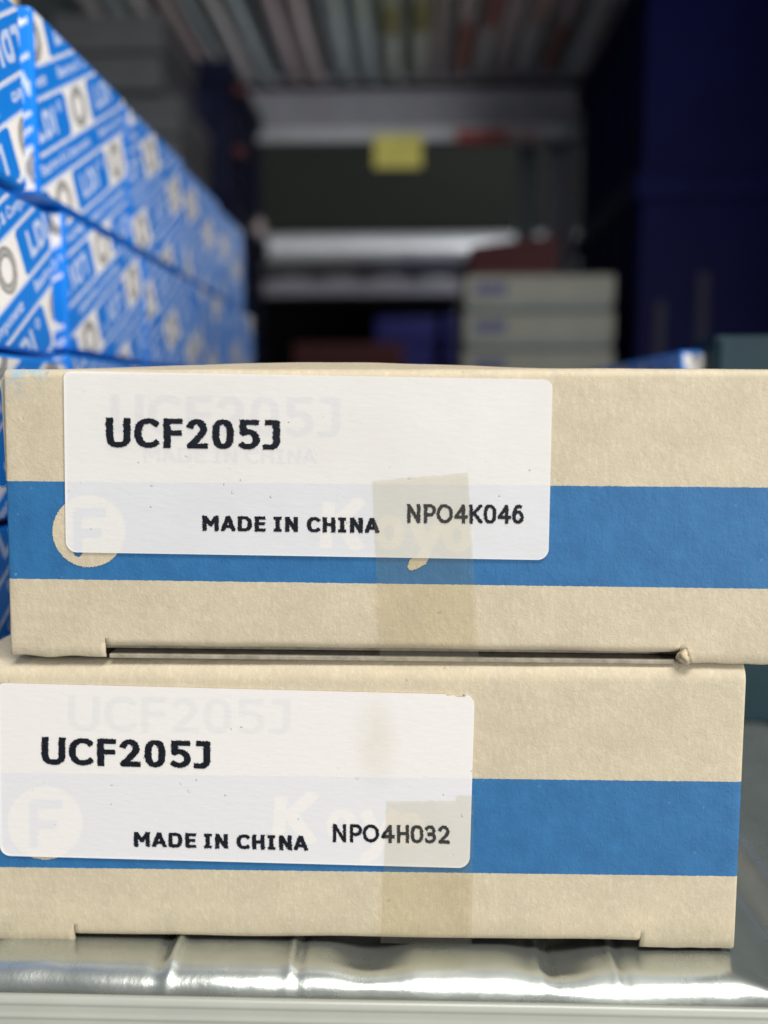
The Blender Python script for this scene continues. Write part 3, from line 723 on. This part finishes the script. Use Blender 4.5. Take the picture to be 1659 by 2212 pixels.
# ------------------------------------------------------------ shelf above: ribbed underside, back lip with tags
D1 = .72; YB = D1 - .105; hz = zc + (872 - 203) / F * D1
t = thing('shelf_above', 'galvanised ribbed shelf seen from below across the top of the view', 'shelf', (0, 0, hz))
link('panel', box_bm((-.33, 0, .0035), (.33, YB, .0055)), M['post'], t)
tint = dict(g='under', p='under_pink', t='under_teal', y='under_green')  # rib tints imitate the streaky reflections in the bare metal
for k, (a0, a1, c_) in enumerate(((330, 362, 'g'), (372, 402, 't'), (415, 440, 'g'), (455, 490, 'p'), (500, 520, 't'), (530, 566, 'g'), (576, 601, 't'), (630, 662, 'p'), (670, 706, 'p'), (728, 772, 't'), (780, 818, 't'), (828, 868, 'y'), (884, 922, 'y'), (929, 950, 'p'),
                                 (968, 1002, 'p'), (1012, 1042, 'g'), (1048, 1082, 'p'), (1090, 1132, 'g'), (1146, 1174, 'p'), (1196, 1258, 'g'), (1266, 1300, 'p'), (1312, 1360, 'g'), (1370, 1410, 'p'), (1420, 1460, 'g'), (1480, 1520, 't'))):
    xa, xb_ = px_x(a0, YB), px_x(a1, YB); rows = []
    for y in (.001, .15, .30, .42, .50, .56, YB - .001):
        rr_ = []
        for q in range(13):
            u_ = q / 12; h_ = math.sin(math.pi * u_) ** .55
            rr_.append((xa + (xb_ - xa) * u_ + .0006 * nz(k, y, 1, 6), y, .0034 - .0062 * h_ + .0006 * nz(k * 3.1, y, 2, 5)))
        rows.append(rr_)
    rb = grid_obj('rib', rows, M[tint[c_]], t)
    for (xc, pa, pb, mt_) in ((848, 55, 112, 'reflect_yellow'), (903, 48, 108, 'reflect_yellow'), (985, 90, 178, 'reflect_red'), (1027, 25, 100, 'reflect_red'), (1160, 95, 178, 'reflect_red'), (1111, 20, 95, 'pink')):  # reflections of the tags, painted as patches on the ribs
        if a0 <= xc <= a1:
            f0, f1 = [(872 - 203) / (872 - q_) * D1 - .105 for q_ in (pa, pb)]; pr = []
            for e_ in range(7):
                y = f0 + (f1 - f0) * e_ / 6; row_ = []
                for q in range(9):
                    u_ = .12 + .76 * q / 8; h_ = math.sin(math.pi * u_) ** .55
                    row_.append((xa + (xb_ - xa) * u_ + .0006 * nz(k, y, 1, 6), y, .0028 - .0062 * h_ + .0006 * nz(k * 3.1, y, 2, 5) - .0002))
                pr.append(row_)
            grid_obj('reflection_patch', pr, M[mt_], rb)
zl = P(900, 305, YB).z
link('back_lip', box_bm((-.33, YB, zl - hz), (.33, YB + .012, .006), .001), M['beam'], t)
link('lip_ridge', box_bm((-.33, YB - .003, zl - hz), (.33, YB - .0002, zl - hz + .010), .001), M['bright'], t)
for k in range(9):
    a_, b_ = px_box(560 + k * 74, 226, 592 + k * 74, 243, YB - .0006, .0004)
    link('lip_slot', box_bm((a_[0], a_[1], a_[2] - hz), (b_[0], b_[1], b_[2] - hz), 0), M['post'], t)
link('lip_groove', box_bm((-.33, YB - .0008, -.0085), (.33, YB - .0002, -.003), 0), M['dark'], t)
link('rear_panel', box_bm((-.33, YB + .0125, zl - hz + .02), (.33, YB + .014, .20), 0), M['beam'], t)
link('front_lip', box_bm((-.33, -.004, -.004), (.33, -.0002, .03), .001), M['beam'], t)
for (a0, b0, a1, b1, mt, nm, lb, off) in ((808, 290, 912, 363, 'yellow', 'yellow_price_tag', 'yellow price tag hanging from the back lip of the shelf above', .006),
                             (985, 281, 1100, 306, 'red', 'red_price_tag', 'faded red strip tag on the back lip, right of the yellow tag', .0045),
                             (1103, 281, 1170, 306, 'pink', 'pale_price_tag', 'pale pink strip tag on the back lip, next to the red one', .0045)):
    lo, hi = px_box(a0, b0, a1, b1, YB - off, .001)
    t = thing(nm, lb, 'price tag', lo)
    link('card', box_bm((0, 0, 0), [hi[k] - lo[k] for k in range(3)], .0004), M[mt], t)
    link('clip', box_bm((.002, .0011, hi[2] - lo[2] - .004), (hi[0] - lo[0] - .002, .0016, hi[2] - lo[2] - .001)), M['post'], t)
# rack posts at the back
for (a0, a1, b0, b1, Yp, lb, mt) in ((1112, 1150, 308, 1000, .66, 'dull grey rack post left of the pair at the back right', 'post'), (1176, 1234, 300, 1000, .64, 'pale grey rack post by the navy bins at the back right', 'beam'), (528, 558, 200, 1000, .64, 'dark rack post at the back left with a pale knob', 'post')):
    xa, xb2 = px_x(a0, Yp), px_x(a1, Yp)
    t = thing('rack_post', lb, 'post', (xa, Yp, 0), 'rack posts')
    link('upright', box_bm((0, 0, 0), (xb2 - xa, .02, .60), .001), M[mt], t)
    link('flange', box_bm(((xb2 - xa) * .35, -.004, 0), ((xb2 - xa) * .5, -.0002, .60), .0008), M[mt], t)
c = P(551, 496, .60)
bm = bmesh.new(); bmesh.ops.create_uvsphere(bm, u_segments=24, v_segments=16, radius=.0085)
for v in bm.verts: v.co.z *= 1.25
t = thing('knob', 'small pale round knob on the back left rack post', 'knob', c)
link('knob_cap', bm, M['ball'], t, True)
bm = bmesh.new(); bmesh.ops.create_cone(bm, cap_ends=True, segments=16, radius1=.004, radius2=.004, depth=.036); bmesh.ops.rotate(bm, verts=bm.verts[:], matrix=Matrix.Rotation(R(90), 3, 'X')); bmesh.ops.translate(bm, verts=bm.verts[:], vec=(0, .021, 0))
link('stem', bm, M['post'], t, True)
for k, (px, py) in enumerate(((516, 190), (516, 325))):
    c = P(px, py, .49)
    t = tag(link('red_clip', box_bm((-.003, 0, -.003), (.003, .009, .003), .001), M['rust']), ['small red clip on the back left bins, upper one', 'small red clip on the back left bins, lower one'][k], 'clip', 'red clips on the back left bins'); t.location = c

# ------------------------------------------------------------ rack across the far aisle
YR = 1.05
def rp(a0, b0, a1, b1, dep=.02, Yq=YR): return px_box(a0, b0, a1, b1, Yq, dep)
t = thing('far_rack', 'steel rack across the far aisle with a bright galvanised beam', 'rack', (0, YR, 0))
def part(nm, a0, b0, a1, b1, mt, dep=.02, Yq=YR, bev=.002):
    lo, hi = px_box(a0, b0, a1, b1, Yq, dep); lo = (lo[0], lo[1] - YR, lo[2]); hi = (hi[0], hi[1] - YR, hi[2]); return link(nm, box_bm(lo, hi, bev), M[mt], t)
# bright beam with a rolled face
lo, hi = rp(200, 503, 1700, 588); rows = []
for k in range(17):
    a_ = math.pi * (k / 16 - .5) * .55
    rows.append([(lo[0] + (hi[0] - lo[0]) * i / 20, -.045 * math.cos(a_) + .02, (lo[2] + hi[2]) / 2 + (hi[2] - lo[2]) / 2 * math.sin(a_) / math.sin(math.pi * .275)) for i in range(21)])
grid_obj('bright_beam', rows, M['bright'], t)
part('beam_core', 200, 505, 1700, 586, 'post', .03)
part('lower_beam', 200, 596, 1700, 640, 'beam', .03, YR - .01)
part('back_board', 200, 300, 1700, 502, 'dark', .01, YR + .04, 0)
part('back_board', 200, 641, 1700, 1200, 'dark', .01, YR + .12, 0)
part('inner_rail', 880, 345, 1110, 362, 'post', .01, YR + .15)
part('upper_beam', 200, -120, 1700, 250, 'post', .03, YR)
for q in range(5): part('beam_slot', 560 + q * 105, 592, 600 + q * 105, 603, 'dark', .002, YR - .0125, 0)
for (a0, b0, a1, b1, mt, nm, lb) in ((815, 686, 940, 1010, 'royal', 'blue_carton', 'royal blue carton deep in the background between the rust carton and the grey stack'), (962, 680, 1010, 1010, 'royal', 'blue_carton', 'narrow blue carton deep in the background against the grey stack'), (640, 742, 868, 1010, 'rust', 'rust_carton', 'brownish red carton deep in the background above the upper cream box')):
    lo, hi = rp(a0, b0, a1, b1, .10, .93 if mt == 'rust' else .97)
    t2 = thing(nm, lb, 'box', lo)
    sx, sy, sz = [hi[k] - lo[k] for k in range(3)]
    link('carton_body', box_bm((0, 0, 0), (sx, sy, sz - .008), .002), M[mt], t2); link('lid', box_bm((-.002, -.002, sz - .03), (sx + .002, sy + .002, sz), .002), M[mt], t2)
# floor of the warehouse and rear wall
bm = box_bm((-1.5, -1.2, -.62), (1.5, 2.6, -.60)); o = link('floor', bm, M['floor']); o['kind'] = 'structure'
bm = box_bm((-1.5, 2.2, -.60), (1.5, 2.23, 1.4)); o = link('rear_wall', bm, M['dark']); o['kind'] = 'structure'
bm = box_bm((-.36, -.01, -.6), (-.335, 1.4, 1.2)); o = link('left_side_panel', bm, M['darkbox']); o['kind'] = 'structure'
bm = box_bm((.335, -.01, -.6), (.36, 1.4, 1.2)); o = link('right_side_panel', bm, M['darkbox']); o['kind'] = 'structure'
